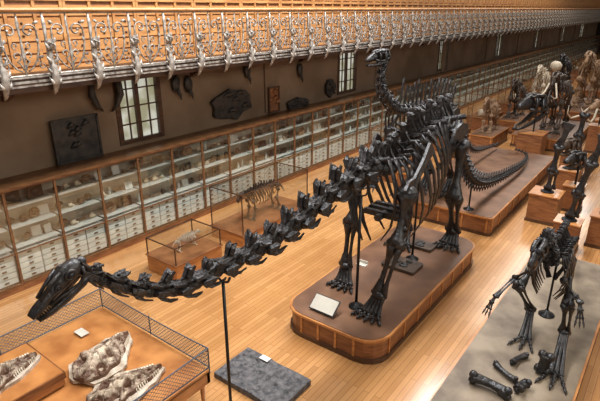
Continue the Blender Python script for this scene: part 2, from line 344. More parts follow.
# ------------------------------------------------------------ room shell
Y0, Y1 = -6, 92
XW = -12.55; XC = -11.75
b = MB(); b.box(((XW+4.5)/2, (Y0+Y1)/2, -.1), (4.5-XW+1, Y1-Y0, .2)); struct('floor', b, M['floor'])
b = MB()
wins = [(8.05, 9.6), (19.4, 21.0), (30.8, 32.4), (42.2, 44), (54, 56), (66, 68.4), (78, 81)]
zlo, zhi = 2.72, 4.8
ys = [Y0]+[v for w in wins for v in w]+[Y1]
for i in range(0, len(ys), 2): b.box((XW-.15, (ys[i]+ys[i+1])/2, 5), (.3, ys[i+1]-ys[i], 10))
for w in wins: b.box((XW-.15, sum(w)/2, zlo/2), (.3, w[1]-w[0], zlo)); b.box((XW-.15, sum(w)/2, (zhi+10)/2), (.3, w[1]-w[0], 10-zhi))
struct('wall_left', b, M['wall'])
for i, w in enumerate(wins):
    f = MB(); yc = sum(w)/2; wd = w[1]-w[0]
    for yy in (w[0]+.06, w[1]-.06): f.box((XW-.03, yy, (zlo+zhi)/2), (.12, .15, zhi-zlo))
    f.box((XW-.04, yc-.05, (zlo+zhi)/2), (.1, .13, zhi-zlo))
    for zz in (zlo+.05, zhi-.04): f.box((XW-.03, yc, zz), (.1, wd, .12))
    for zz in (zlo+.55, zlo+1.05, zlo+1.55): f.box((XW-.04, yc, zz), (.06, wd, .035))
    for yy in (w[0]+wd*.27, w[0]+wd*.73): f.box((XW-.04, yy, (zlo+zhi)/2), (.05, .03, zhi-zlo))
    for s in (-1, 1): f.prism([(s*wd/2, -.6), (s*wd/2, 0), (0, 0)]+[(s*wd/2*math.cos(PI/2*k/5), -.6+.55*math.sin(PI/2*k/5)) for k in range(5, 0, -1)], (XW-.03, yc, zhi), (0, 1, 0), (0, 0, 1), .1)
    o = struct('window_%d' % (i+1), f, M['woodd']); g = MB(); g.box((XW-.18, yc, (zlo+zhi)/2), (.02, wd, zhi-zlo)); g.build('window_pane', M['day'], o)
b = MB(); b.box((-4, Y1+.1, 5), (18, .2, 10)); struct('wall_back', b, M['darkend'])
XB = -10.55
b = MB(); b.box(((XW+XB)/2, (Y0+Y1)/2, 4.98), (XB-XW, Y1-Y0, .16)); b.box((XB-.1, (Y0+Y1)/2, 4.88), (.2, Y1-Y0, .14)); struct('floor_balcony', b, M['woodd'])
b = MB(); b.box((XB+.02, (Y0+Y1)/2, 5.02), (.04, Y1-Y0, .14)); struct('trim_20', b, M['woodd'])
b = MB()
for z in (5.11, 4.94): b.box((XB+.05, (Y0+Y1)/2, z), (.06, Y1-Y0, .03))
b.box((XB+.04, (Y0+Y1)/2, 5.02), (.03, Y1-Y0, .05)); struct('trim_1', b, M['silver'])
b = MB(); b.tube([(XB, Y0, 6.38), (XB, Y1, 6.38)], [(.09, .05)]*2, 10); struct('trim_2', b, M['upwood'])
for i in range(16):
    b = MB(); yb = 5.2+i*5.7; b.prism([(0, 0), (1.7, 0), (1.7, -.12), (.9, -.18), (.3, -.4), (0, -.55)], (XW, yb, 4.92), (1, 0, 0), (0, 0, 1), .16); struct('trim_%d' % (i+3), b, M['woodd'])
for i in range(9):   # shallow wall piers
    b = MB(); b.box((XW+.03, 14.6+i*8.5, 3.8), (.1, .5, 2.2)); struct('trim_%d' % (i+21), b, M['wall'])

# railing panel
def spiral(c, r0, r1, a0, a1, n=16):
    return [(0.0, c[0]+(r0+(r1-r0)*i/n)*math.cos(a0+(a1-a0)*i/n), c[1]+(r0+(r1-r0)*i/n)*math.sin(a0+(a1-a0)*i/n)) for i in range(n+1)]
PWD = 1.0
rp = thing('railing_panel', 'grey wrought iron scrollwork panel of the balcony railing with a leafy bracket', 'railing panel', (XB, 4.0, 5.12), 0, 'scrolled iron railing panels along the balcony')
b = MB(); hp_ = PWD/2-.002
b.tube([(0, -hp_, .02), (0, hp_, .02)], .02, 6); b.tube([(0, -hp_, 1.2), (0, hp_, 1.2)], .02, 6)
b.tube([(0, .37, 0), (0, .37, 1.2)], .014, 6)
b.build('frame', M['silver'], rp)
b = MB(); C0 = -.13
for s in (-1, 1):
    def mir(P): return [(x, C0+s*y, z) for x, y, z in P]
    top = spiral((.19, .86), .165, .045, -PI*.1, PI*1.75, 18)
    P = [(0, .06, .1), (0, .16, .16), (0, .27, .3), (0, .33, .5), (0, .355, .7)] + top
    b.tube(mir(P), [(.015, .026)]+[(.018, .028)]*(len(P)-4)+[(.024, .03)]*3, 6, ref=(1, 0, 0))
    P2 = spiral((.12, .4), .1, .035, PI*1.5, -PI*.4, 12)
    b.tube(mir([(0, .02, .12), (0, .05, .22)]+P2), [(.016, .024)]*(len(P2)+2), 6, ref=(1, 0, 0))
    P3 = spiral((.37, .2), .075, .025, PI*.6, PI*2.6, 10)
    b.tube(mir([(0, .27, .3)]+P3), [(.014, .02)]*(len(P3)+1), 5, ref=(1, 0, 0))
    P4 = spiral((.12, .6), .07, .02, -PI*.5, PI*1.3, 10)
    b.tube(mir(P4), [(.014, .02)]*len(P4), 5, ref=(1, 0, 0))
    for (y, z, a, ln) in ((.34, .62, 1.9, .12), (.30, .36, .2, .11), (.2, .86, .6, .06), (.3, 1.0, .5, .12)):
        b.tube(mir([(0, y, z), (.04, y+ln*.5*math.cos(a), z+ln*.5*math.sin(a)), (.02, y+ln*math.cos(a), z+ln*math.sin(a))]), [(.016, .016), (.036, .018), (.005, .005)], 6, ref=(1, 0, 0))
b.tube([(0, C0, .02), (.02, C0, .2), (.03, C0, .5), (.02, C0, .75), (0, C0, 1.0), (0, C0, 1.19)], [(.025, .02), (.02, .015), (.035, .02), (.015, .015), (.035, .02), (.012, .012)], 7, ref=(1, 0, 0))
b.build('scrolls', M['silver'], rp, True)
b = MB(); q = .37
b.tube([(.0, q, -.4), (.08, q, -.33), (.18, q, -.14), (.19, q, .1), (.12, q, .34), (.12, q, .56), (.2, q, .68), (.28, q, .6), (.23, q, .5)], [(.02, .02), (.045, .03), (.08, .045), (.08, .04), (.05, .03), (.065, .04), (.075, .035), (.05, .03), (.02, .015)], 9, ref=(1, 0, 0))
for z, w in ((-.2, .1), (.02, .12), (.24, .1), (.5, .09)):
    for s in (-1, 1): b.tube([(.13, q+s*.02, z), (.2, q+s*w*.8, z+.06), (.15, q+s*(w+.02), z+.17)], [.04, .038, .006], 6)
b.tube([(.1, q, .5), (.04, q, .7), (.05, q, .95), (.02, q, 1.19)], [(.035, .025), (.025, .02), (.045, .025), (.02, .02)], 7, ref=(1, 0, 0))
b.build('acanthus_bracket', M['silver'], rp, True)
for i in range(1, 85): dup(rp, (XB, 4.0+i*PWD, 5.12))

# upper gallery cabinets
uc = thing('upper_gallery_cabinet', 'orange wood cabinet of many drawers standing on the balcony behind the iron railing', 'cabinet', (XW+.02, 3.6, 5.06), 0, 'wood drawer cabinets on the balcony')
b = MB(); b.box((.3, 0, 1.4), (.54, 1.96, 2.8)); b.build('body', M['upwoodd'], uc)
b = MB()
for y in (-.96, -.32, .32, .96): b.box((.6, y, 1.4), (.06, .07, 2.8))
for z in (.04, 1.55, 2.78): b.box((.6, 0, z), (.08, 1.96, .08))
b.build('frame', M['upwood'], uc)
for y in (-.64, 0, .64):
    for k in range(5):
        z = .24+k*.265; d = MB(); d.box((.59, y, z), (.03, .54, .225)); dr = d.build('drawer', M['upwood'], uc)
        d = MB(); d.blob((.62, y, z), .03, n=8, k=5); d.build('knob', M['woodd'], dr, True)
    d = MB(); d.box((.59, y, 2.16), (.02, .5, 1.05)); d.build('door', M['upwood'], uc)
for i in range(1, 42): dup(uc, (XW+.02, 3.6+i*2.0, 5.06))

# ------------------------------------------------------------ lower cabinets in row
BW = 1.2
cb = thing('display_cabinet', 'tall glass-fronted wood display cabinet in the long row along the wall', 'cabinet', (XC, 2.6, 0), 0, 'glass-fronted cabinets in the row along the wall')
b = MB(); b.box((-.38, 0, .07), (.78, BW, .14)); b.build('plinth_board', M['woodm'], cb)
b = MB()
for s in (-1, 1): b.box((-.02, s*(BW/2-.014), 1.36), (.06, .026, 2.45))
b.box((-.02, 0, .17), (.06, BW, .05)); b.box((-.02, 0, .98), (.05, BW, .025)); b.box((-.02, 0, 2.53), (.07, BW, .06)); b.box((-.38, 0, 2.58), (.8, BW, .04)); b.box((.0, 0, 2.58), (.1, BW, .06))
b.build('frame', M['cabwood'], cb)
b = MB(); b.box((-.76, 0, 1.35), (.02, BW, 2.4)); b.build('back_board', M['cream'], cb)
for z in (1.05, 1.55, 2.05): b = MB(); b.box((-.42, 0, z), (.62, BW-.06, .016)); b.build('shelf', M['shelf'], cb)
for z in (.3, .45, .6, .75, .9):
    for y in (-.28, .28):
        d = MB(); d.box((-.2, y, z), (.28, .53, .13)); dr = d.build('drawer', M['drawer'], cb); kn = MB(); kn.box((-.05, y, z), (.02, .1, .035)); kn.build('label_holder', M['woodd'], dr)
b = MB(); b.box((-.015, 0, 1.35), (.008, BW-.08, 2.3)); b.build('glass', M['cabglass'], cb)
for i in range(1, 74): dup(cb, (XC, 2.6+i*BW, 0))
kinds = []
b = MB(); b.tube([(0, .13*math.cos(a)*(1-a/14), .14+.13*math.sin(a)*(1-a/14)) for a in [i*.5 for i in range(26)]], [.035*(1-i/30) for i in range(26)], 6); kinds.append(('ammonite', b, 'midbone', 'coiled tan ammonite propped on a cabinet shelf', 'fossil shell'))
b = MB(); b.bone((0, -.13, .05), (0, .13, .06), .04); kinds.append(('limb_bone', b, 'midbone', 'small tan limb bone lying on a cabinet shelf', 'bone'))
b = MB(); b.blob((0, 0, .09), (.08, .1, .09), n=8, k=6, jit=.15); b.tube([(0, .05, .07), (0, .14, .04)], [.06, .02], 6); kinds.append(('small_skull', b, 'palebone', 'small pale skull sitting on a cabinet shelf', 'skull'))
b = MB(); b.box((0, 0, .13), (.02, .24, .24), Matrix.Rotation(-.25, 3, 'Y')); kinds.append(('specimen_card', b, 'white', 'white mounted card leaning on a cabinet shelf', 'card'))
b = MB(); b.blob((0, 0, .11), (.07, .13, .11), n=7, k=5, jit=.25); kinds.append(('dark_fossil', b, 'bone2', 'dark rough fossil block on a cabinet shelf', 'fossil'))
b = MB(); b.lathe([(.05, 0), (.055, .02), (.055, .2), (.03, .23), (.035, .26)], n=10); kinds.append(('specimen_jar', b, 'drawer', 'pale specimen jar standing on a cabinet shelf', 'jar'))
b = MB(); b.prism([(-.2, 0), (.2, 0), (.24, .2), (.1, .36), (-.12, .33), (-.22, .15)], (0, 0, 0), (0, 1, 0), (0, 0, 1), .05); b.tube([(.03, -.12, .1), (.05, 0, .2), (.03, .12, .15)], [.02, .04, .02], 6); kinds.append(('fossil_plaque', b, 'midbone', 'upright brown fossil plaque on a cabinet shelf', 'fossil plaque'))
b = MB(); b.prism([(-.22, 0), (.22, 0), (.2, .3), (-.2, .3)], (0, 0, 0), (0, 1, 0), (0, 0, 1), .03); b.blob((.02, 0, .15), (.03, .12, .08), n=7, k=5); kinds.append(('dark_plate', b, 'bone2', 'upright dark fossil plate on a cabinet shelf', 'fossil plate'))
protos = [(nm, b.mesh(nm, M[mm], nm not in ('fossil_plaque', 'dark_plate', 'specimen_card')), lb, ct) for nm, b, mm, lb, ct in kinds]
for bay in range(24):
    for z in (1.059, 1.559, 2.059):
        wide = random.random() < .5
        for y in ((-.28, .28) if wide else (-.42, -.14, .14, .42)):
            nm, me, lb, ct = random.choice(protos[6:] if wide else protos[:6]); o = bpy.data.objects.new(nm, me); COL.objects.link(o); s = random.uniform(.75, 1.0)
            o.location = (XC-.3-random.uniform(0, .15), 2.6+bay*BW+y, z); o.scale = (s, s, s*random.uniform(.9, 1.2)); o.rotation_euler.z = random.uniform(-.15, .15)
            tag(o, lb, ct, ct+'s on the shelves of the wall cabinets')

# wall-mounted fossils
def slab(name, label, cat, c, w, h, m, seed, th=.12, n=16, relief=6):
    random.seed(seed); r = thing(name, label, cat, c)
    out = [(w/2*math.cos(2*PI*i/n)*random.uniform(.72, 1.1), h/2*math.sin(2*PI*i/n)*random.uniform(.72, 1.1)) for i in range(n)]
    b = MB(); b.prism(out, (0, 0, 0), (0, 1, 0), (0, 0, 1), th); b.build('stone_slab', m, r)
    b = MB()
    for i in range(relief):
        y = random.uniform(-.3, .3)*w; z = random.uniform(-.3, .3)*h; b.tube([(th*.5, y, z), (th*.8, y+w*.1, z+h*.08), (th*.6, y+w*.18, z-h*.03)], [.02, .04*max(w, h), .02], 6)
    b.build('fossil_relief', m, r, True); return r
W = XW+.1
def wallpt(px, py): return PX(px, py, W)
def square(name, label, cat, x0, y0, x1, y1, m, frame=None):
    a = wallpt(x0, y0); c = wallpt(x1, y1); r = thing(name, label, cat, ((a+c)/2))
    w = abs(c.y-a.y); h = abs(c.z-a.z); b = MB(); b.box((0, 0, 0), (.1, w, h)); b.build('panel', m, r)
    b = MB()
    for s in (-1, 1): b.box((.05, s*w/2, 0), (.06, .06, h+.06)); b.box((.05, 0, s*h/2), (.06, w, .06))
    b.build('frame', frame or m, r)
    b = MB(); random.seed(len(label))
    for i in range(7): y = random.uniform(-.2, .2)*w; z = random.uniform(-.3, .3)*h; b.tube([(.05, y, z), (.09, y+.12, z+.1), (.05, y+.2, z+.05)], [.03, .07, .03], 6)
    b.build('fossil_relief', m, r, True)
square('fossil_plate', 'large dark square fossil plate hung on the wall left of the tall window', 'fossil plate', 50, 122, 101, 154, M['wallfossil'])
c = wallpt(230, 105); slab('wall_fossil', 'dark broad irregular fossil hung on the wall right of the first window', 'fossil', c, 2.1, 1.15, M['wallfossil'], 5)
c = wallpt(298, 103); slab('wall_fossil', 'small dark ragged fossil low on the wall above the cabinets', 'fossil', c, 1.6, .5, M['wallfossil'], 9)
c = wallpt(330, 88); slab('wall_fossil', 'dark upright fossil hung just left of the second window', 'fossil', c, .9, .8, M['wallfossil'], 12)
square('framed_panel', 'narrow brown framed panel on the wall between the dark fossils', 'panel', 268, 88, 278, 110, M['woodm'], M['woodd'])
for s, px in enumerate((98, 112)):
    c = PX(px, 93, XW+.12); b = MB(); q = -1 if s == 0 else 1
    b.tube([(0, 0, .45), (.06, q*.2, .25), (.06, q*.22, -.05), (.04, q*.08, -.35), (.0, -q*.08, -.5)], [.04, .09, .1, .07, .02], 8)
    tag(b.build('curved_horn', M['wallfossil'], None, True, at=c), 'dark curved horn hung on the wall, %s one of the pair above the square plate' % ('left', 'right')[s], 'horn')
for i, px in enumerate((176, 188, 247, 300)):
    c = wallpt(px, 84 if i < 2 else 70); b = MB(); b.blob((0, 0, 0), (.08, .16, .26), n=8, k=6, jit=.2); b.tube([(.02, 0, -.15), (.05, .1, -.35), (.03, .15, -.5)], [.07, .05, .01], 6)
    tag(b.build('hanging_skull', M['wallfossil'], None, True, at=c), 'small dark skull hung high on the wall, %s from the left window' % ['first', 'second', 'third', 'fourth'][i], 'skull')

# ------------------------------------------------------------ plinths
def rrect(x0, x1, y0, y1, r, e=0, n=4):
    x0 -= e; x1 += e; y0 -= e; y1 += e; P = []
    for cx, cy, a in ((x1-r, y1-r, 0), (x0+r, y1-r, PI/2), (x0+r, y0+r, PI), (x1-r, y0+r, PI*1.5)):
        for i in range(n+1): t = a+PI/2*i/n; P.append((cx+r*math.cos(t), cy+r*math.sin(t)))
    return P
def plinth(name, label, x0, x1, y0, y1, h, r=.1, side='woodm', top='woodtop', panel=.75, group=None, trim='wood'):
    cx, cy = (x0+x1)/2, (y0+y1)/2; w, l = (x1-x0)/2, (y1-y0)/2
    t = thing(name, label, 'plinth', (cx, cy, 0), 0, group)
    def layer(nm, z0, z1, e, m):
        b = MB(); b.prism(rrect(-w, w, -l, l, r, e), (0, 0, (z0+z1)/2), (1, 0, 0), (0, 1, 0), z1-z0); return b.build(nm, m, t)
    layer('body', .02, h-.05, 0, M[side]); layer('skirting', 0, .1, .035, M['woodd']); layer('top_lip', h-.06, h-.012, .04, M[trim]); layer('top_board', h-.012, h, .0, M[top])
    b = MB()
    ny = max(1, int(2*l/panel)); nx = max(1, int(2*w/panel))
    for s in (-1, 1):
        for i in range(ny+1): b.box((s*(w+.008), -l+r+(2*l-2*r)*i/ny, h/2), (.024, .05, h-.16))
        for i in range(nx+1): b.box((-w+r+(2*w-2*r)*i/nx, s*(l+.008), h/2), (.05, .024, h-.16))
    b.build('panel_moulding', M[trim], t)
    return t
PH = .55
plinth('main_plinth', 'large round-cornered panelled wood plinth carrying the long-necked dinosaur', -5.75, -3.5, 7.0, 12.6, PH, .5)
plinth('tail_plinth', 'long wood plinth behind the main one, carrying the tail end', -6.95, -3.7, 14.3, 22.6, .6, .12, top='woodtop')
LP = .4
plinth('low_platform', 'low dusty grey-brown platform under the small clawed dinosaur', -2.2, -.35, 5.2, 13.4, LP, .08, side='wood', top='sand')
plinth('far_plinth', 'wood plinth under the tusked skeleton beyond the tail plinth', -6.3, -3.6, 25.8, 31, .6, .1)
plinth('far_plinth', 'second wood plinth further back behind the tusked skeleton', -6.3, -3.6, 34, 40, .6, .1)
plinth('far_plinth', 'third and farthest wood plinth down the hall', -6.3, -3.6, 44, 52, .6, .1)

# ------------------------------------------------------------ big sauropod
root = thing('sauropod_skeleton', 'huge dark long-necked sauropod skeleton stretching over the main plinth', 'dinosaur skeleton', (-4.55, 9.8, PH))
XS = -4.5
necks = [PX(x, y, XS) for x, y in ((78, 268), (104, 280), (145, 290), (185, 286), (220, 268), (255, 250), (290, 227), (318, 204), (345, 182), (370, 168))]
nl = necks[-1]
back = [nl, V((XS, 9.0, 3.32)), V((XS, 9.7, 3.56)), V((XS, 10.5, 3.7)), V((XS, 11.2, 3.7)), V((XS, 12.0, 3.6))]
tail = [back[-1], V((XS, 12.8, 3.2)), V((XS, 13.5, 2.5)), V((XS+.02, 14.3, 1.75)), V((XS+.05, 15.3, 1.3)), V((-4.4, 16.6, 1.05)), V((-4.3, 18.2, .95)), V((-4.3, 20, .85)), V((-4.6, 21.6, .78)), V((-5.2, 22.2, .76))]
limbs = [
 dict(j=[(-3.85, 8.5, 3.0), (-3.85, 8.2, 2.05), (-4.0, 7.95, 1.0), (-4.08, 7.78, PH)], r=.185, names=('humerus', 'radius', 'ulna'), n=5, L=.26, fr=.085, spread=.33, fn='forefoot', girdle=((-3.82, 8.55, 3.0), (-3.86, 9.55, 3.72), .3)),
 dict(j=[(-5.15, 8.9, 3.0), (-5.18, 8.7, 2.0), (-5.2, 8.6, 1.0), (-5.15, 8.46, PH)], r=.185, names=('humerus', 'radius', 'ulna'), n=5, L=.26, fr=.085, spread=.33, fn='forefoot', girdle=((-5.18, 8.9, 3.0), (-5.14, 9.7, 3.72), .3)),
 dict(j=[(-4.0, 11.75, 3.35), (-3.92, 11.45, 2.0), (-4.0, 11.95, .98), (-4.02, 11.8, PH)], r=.225, names=('femur', 'tibia', 'fibula'), n=5, L=.3, fr=.095, spread=.33, fn='hind_foot'),
 dict(j=[(-5.0, 11.75, 3.35), (-5.08, 11.2, 2.0), (-5.05, 11.3, .98), (-5.05, 11.1, PH)], r=.225, names=('femur', 'tibia', 'fibula'), n=5, L=.3, fr=.095, spread=.33, fn='hind_foot')]
skeleton(root, (1, 0, 0), [dict(p=necks, n=15, k='neck', s0=.27, s1=.7, w0=.75, w1=1.2, ls=1.0), dict(p=back, n=14, k='back', s0=.62, s1=.78, ls=1.0, hz=.85), dict(p=tail, n=48, k='tail', s0=.66, s1=.12, w0=1.1, w1=.8)], M['bone'], ribs=dict(w=.66, h=1.85, r=.05), limbs=limbs)
pelvis(root, (XS, 11.8, 3.42), .44, .78, M['bone'])
hj = necks[0]; tip = PX(27, 316, XS)
skull(root, hj+V((0, .02, .02)), tip-hj, (0, -.3, 1), (tip-hj).length*1.03, M['bone'], W=.85, H=.88, solid=True)
b = MB()
for y in (8.5, 8.75, 9.0): b.prism([(-.5, 0), (.5, 0), (.4, .12), (-.4, .12)], (XS, y+.3, 2.3), (1, 0, 0), (0, 0, 1), .1)
b.tube([(XS, 8.6, 2.33), (XS, 9.4, 2.31)], .08, 6)
b.build('sternum', M['bone'], root, False, True)
def pole(x, y, z0, z1, label, r=.028):
    t = thing('support_pole', label, 'pole', (x, y, z0)); b = MB(); b.tube([(0, 0, .0), (0, 0, z1-z0)], r, 10); b.build('rod', M['iron'], t, True)
    b = MB(); b.lathe([(.16, 0), (.16, .02), (.05, .05), (.04, .12)], n=14); b.build('base_flange', M['iron'], t, True)
    b = MB(); b.tube([(-.14, 0, z1-z0+.1), (-.1, 0, z1-z0+.02), (0, 0, z1-z0-.02), (.1, 0, z1-z0+.02), (.14, 0, z1-z0+.1)], .018, 6); b.build('cradle', M['iron'], t, True)
p = PX(223, 281, XS); pole(XS, p.y, 0, p.z, 'thin black iron pole on the floor propping the long neck', .024)
p = PX(361, 200, XS); pole(XS, p.y, PH, p.z+.1, 'black iron pole on the main plinth propping the base of the neck', .03)
pole(XS, 10.6, PH, 3.5, 'black iron pole in the middle of the main plinth under the rib cage')
pole(XS, 14.6, .6, 1.5, 'short black iron pole on the tail plinth propping the tail')

t = thing('information_plaque', 'pale beige information plaque on a sloping metal stand at the front of the main plinth', 'plaque', (PZ(326, 306, PH+.1).x, 7.35, PH))
R = Matrix.Rotation(math.radians(38), 3, 'X'); b = MB(); b.box((0, 0, .165), (.56, .32, .015), R); b.build('plate', M['beige'], t)
b = MB(); b.box((0, .01, .153), (.6, .36, .012), R); b.box((-.2, .05, .07), (.02, .02, .14)); b.box((.2, .05, .07), (.02, .02, .14)); b.build('stand', M['iron'], t)
for i, (px, py, w, l, lb) in enumerate(((402, 266, .85, .6, 'flat dark stone slab lying on the main plinth beside the near forefoot'), (423, 247, .6, .45, 'smaller dark slab lying on the main plinth toward the hind feet'))):
    c = PZ(px, py, PH); t = thing('fossil_slab', lb, 'slab', (c.x, c.y, PH)); b = MB(); random.seed(i+3); b.prism(rrect(-w/2, w/2, -l/2, l/2, .05), (0, 0, .04), (1, 0, 0), (0, 1, 0), .08); b.build('stone', M['bone2'], t)
    b = MB()
    for k in range(5): b.blob((random.uniform(-.3, .3)*w, random.uniform(-.3, .3)*l, .09), (.09, .06, .03), n=7, k=5)
    b.build('fossil_relief', M['bone'], t, True)
c = PZ(352, 268, PH); b = MB(); b.box((0, 0, .01), (.26, .16, .02)); b.box((0, .06, .05), (.26, .02, .08)); tag(b.build('label_card', M['beige'], None, at=(c.x+.1, c.y+.3, PH)), 'small pale card between the forefeet on the main plinth', 'card')

# ------------------------------------------------------------ second large dinosaur behind
XI = -6.0
root = thing('bipedal_dinosaur_skeleton', 'dark upright-necked dinosaur skeleton standing behind the rib cage of the sauropod', 'dinosaur skeleton', (XI, 16.5, .6))
nk = [PX(386, 56, XI), PX(383, 66, XI), PX(381, 80, XI), PX(384, 96, XI), PX(396, 110, XI)]
bk = [nk[-1], PX(411, 111, XI), PX(430, 107, XI), PX(452, 110, XI)]
e = bk[-1]; tl = [e, V((XI, e.y+.9, e.z-.6)), V((XI, e.y+1.9, e.z-1.5)), V((XI, e.y+3.1, 1.2)), V((XI, 21.6, .9)), V((XI, 22.4, .85))]
hp = e+V((0, -.6, -.1))
limbs = [dict(j=[hp+V((s*.4, 0, -.1)), (XI+s*.45, hp.y-.7, 2.1), (XI+s*.4, hp.y+.1, 1.15), (XI+s*.4, hp.y-.2, .6)], r=.18, names=('femur', 'tibia', 'fibula'), n=3, L=.6, fr=.09) for s in (-1, 1)]
limbs += [dict(j=[nk[-1]+V((s*.45, .5, -.7)), nk[-1]+V((s*.55, .3, -1.5)), nk[-1]+V((s*.5, -.1, -2.1)), nk[-1]+V((s*.5, -.15, -2.3))], r=.12, names=('humerus', 'radius', 'ulna'), n=5, L=.3, fr=.05, fn='hand', girdle=(nk[-1]+V((s*.45, .5, -.7)), nk[-1]+V((s*.4, 1.4, -.1)), .16)) for s in (-1, 1)]
skeleton(root, (1, 0, 0), [dict(p=nk, n=10, k='neck', s0=.24, s1=.4, w0=.8, w1=1.1), dict(p=bk, n=15, k='spined', s0=.4, s1=.45, hz=1.9, ls=1.0), dict(p=tl, n=30, k='tail', s0=.4, s1=.15)], M['bone'], ribs=dict(w=.48, h=1.1, r=.03), limbs=limbs)
pelvis(root, hp, .36, .55, M['bone'])
skull(root, nk[0]+V((0, .02, .02)), (-.35, -1, -.12), (0, 0, 1), .66, M['bone'], W=1.0, H=1.0)

# ------------------------------------------------------------ clawed dinosaur on low platform
root = thing('clawed_dinosaur_skeleton', 'forward-leaning dark dinosaur skeleton with spread clawed hands on the low grey-brown platform', 'dinosaur skeleton', (-1.2, 9.4, LP))
nk = [V((-1.37, 8.85, 2.58)), V((-1.36, 9.08, 2.58)), V((-1.34, 9.25, 2.4)), V((-1.31, 9.3, 2.18)), V((-1.28, 9.38, 2.02))]
bk = [nk[-1], V((-1.27, 9.65, 2.0)), V((-1.27, 10.05, 2.02)), V((-1.28, 10.5, 1.95))]
tl = [bk[-1], V((-1.3, 11.0, 1.75)), V((-1.3, 11.6, 1.4)), V((-1.3, 12.3, 1.0)), V((-1.3, 13.1, .7))]
lh = PY(496, 296, 8.9); rh = PY(580, 302, 8.75)
limbs = [dict(j=[(-1.5, 10.15, 1.8), (-1.7, 9.2, 1.42), (-1.48, 9.6, .8), (-1.4, 9.1, LP)], r=.12, names=('femur', 'tibia', 'fibula'), n=3, L=.38, fr=.062),
 dict(j=[(-1.04, 10.15, 1.8), (-.8, 8.95, 1.45), (-.78, 9.15, .82), (-.7, 8.35, LP)], r=.12, names=('femur', 'tibia', 'fibula'), n=3, L=.42, fr=.066),
 dict(j=[(-1.58, 9.25, 1.78), (-1.82, 9.35, 1.5), lh, lh+V((-.04, -.05, -.12))], r=.066, names=('humerus', 'radius', 'ulna'), n=3, L=.28, fr=.038, fn='hand', F=(-.2, -.45, -.9), girdle=((-1.58, 9.25, 1.78), (-1.55, 9.9, 2.1), .13)),
 dict(j=[(-.98, 9.25, 1.78), (-.74, 9.25, 1.52), rh, rh+V((.03, -.05, -.12))], r=.066, names=('humerus', 'radius', 'ulna'), n=3, L=.28, fr=.038, fn='hand', F=(.2, -.45, -.9), girdle=((-.98, 9.25, 1.78), (-1.0, 9.9, 2.1), .13))]
skeleton(root, (1, 0, 0), [dict(p=nk, n=8, k='neck', s0=.32, s1=.42), dict(p=bk, n=13, k='back', s0=.42, s1=.48, hz=.9), dict(p=tl, n=26, k='tail', s0=.42, s1=.12)], M['bone'], ribs=dict(w=.35, h=.95, r=.03), limbs=limbs)
pelvis(root, (-1.27, 10.15, 1.9), .23, .5, M['bone'])
skull(root, nk[0], (-.12, -1, -.5), (0, 0, 1), .58, M['bone'], W=.9, H=1.05, gape=.12)
pole(-1.27, 10.25, LP, 1.8, 'short black pole holding up the hips of the clawed dinosaur', .022)

def loose(px, py, L, R, ang, lb, z=LP, m='bone', up=False):
    c = PZ(px, py, z); b = MB(); d = V((math.cos(ang), math.sin(ang), 0))*L/2
    b.bone(V((0, 0, R*.6)), V((.03, 0, L)), R, .72) if up else b.bone(-d+V((0, 0, R*1.1)), d+V((0, 0, R*.9)), R, .72, bow=R*.4, side=V((-math.sin(ang), math.cos(ang), 0)))
    tag(b.build('fossil_bone', M[m], None, True, at=(c.x, c.y, z)), lb, 'bone')
loose(489, 391, .62, .12, -.05, 'thick dark bone lying at the near left corner of the low platform')
loose(505, 375, .5, .07, 2.6, 'slender dark bone just behind the thick corner bone on the low platform')
loose(522, 391, .26, .1, 1.3, 'stubby dark bone lying between the corner bones and the clawed feet')
loose(541, 374, .42, .13, 0, 'short thick dark bone standing upright between the clawed feet', up=True)
loose(519, 362, .4, .07, 1.2, 'small dark bone lying left of the upright bone')

# ------------------------------------------------------------ footprint slab on floor
t = thing('footprint_slab', 'dark grey knobbly rock slab with shallow footprints lying on the parquet below the neck', 'rock slab', (-5.02, 5.48, 0))
random.seed(21); b = MB(); nx, ny = 64, 40; w, l = 1.55, .92
hs = [(random.uniform(-.66, .66), random.uniform(-.36, .36), random.uniform(.03, .06), random.uniform(0, 3)) for _ in range(18)]
kb = [(random.uniform(-.75, .75), random.uniform(-.44, .44), random.uniform(.02, .05), random.uniform(.01, .03)) for _ in range(60)]
vs = []
for j in range(ny+1):
    for i in range(nx+1):
        x = -w/2+w*i/nx; y = -l/2+l*j/ny; z = .115+random.uniform(-.004, .004)+.008*math.sin(x*6+y*4)*math.cos(y*7)
        for hx, hy, hr, ha in hs:
            for k in (-.7, 0, .7):
                px_, py_ = hx+hr*1.1*math.cos(ha+k), hy+hr*1.1*math.sin(ha+k); d = math.hypot(x-px_, y-py_); z -= .018*math.exp(-(d/(hr*.5))**2)
            d = math.hypot(x-hx, y-hy); z -= .02*math.exp(-(d/(hr*.6))**2)
        for hx, hy, hr, hh in kb: z += hh*math.exp(-((x-hx)**2+(y-hy)**2)/hr**2)
        vs.append((x, y, z))
fs = [(j*(nx+1)+i, j*(nx+1)+i+1, (j+1)*(nx+1)+i+1, (j+1)*(nx+1)+i) for j in range(ny) for i in range(nx)]
b.add(vs, fs); b.box((0, 0, .05), (w, l, .1)); b.build('rock', M['slate'], t)
c = MB(); c.box((-.25, .38, .15), (.2, .12, .012)); c.build('label_card', M['white'], t)

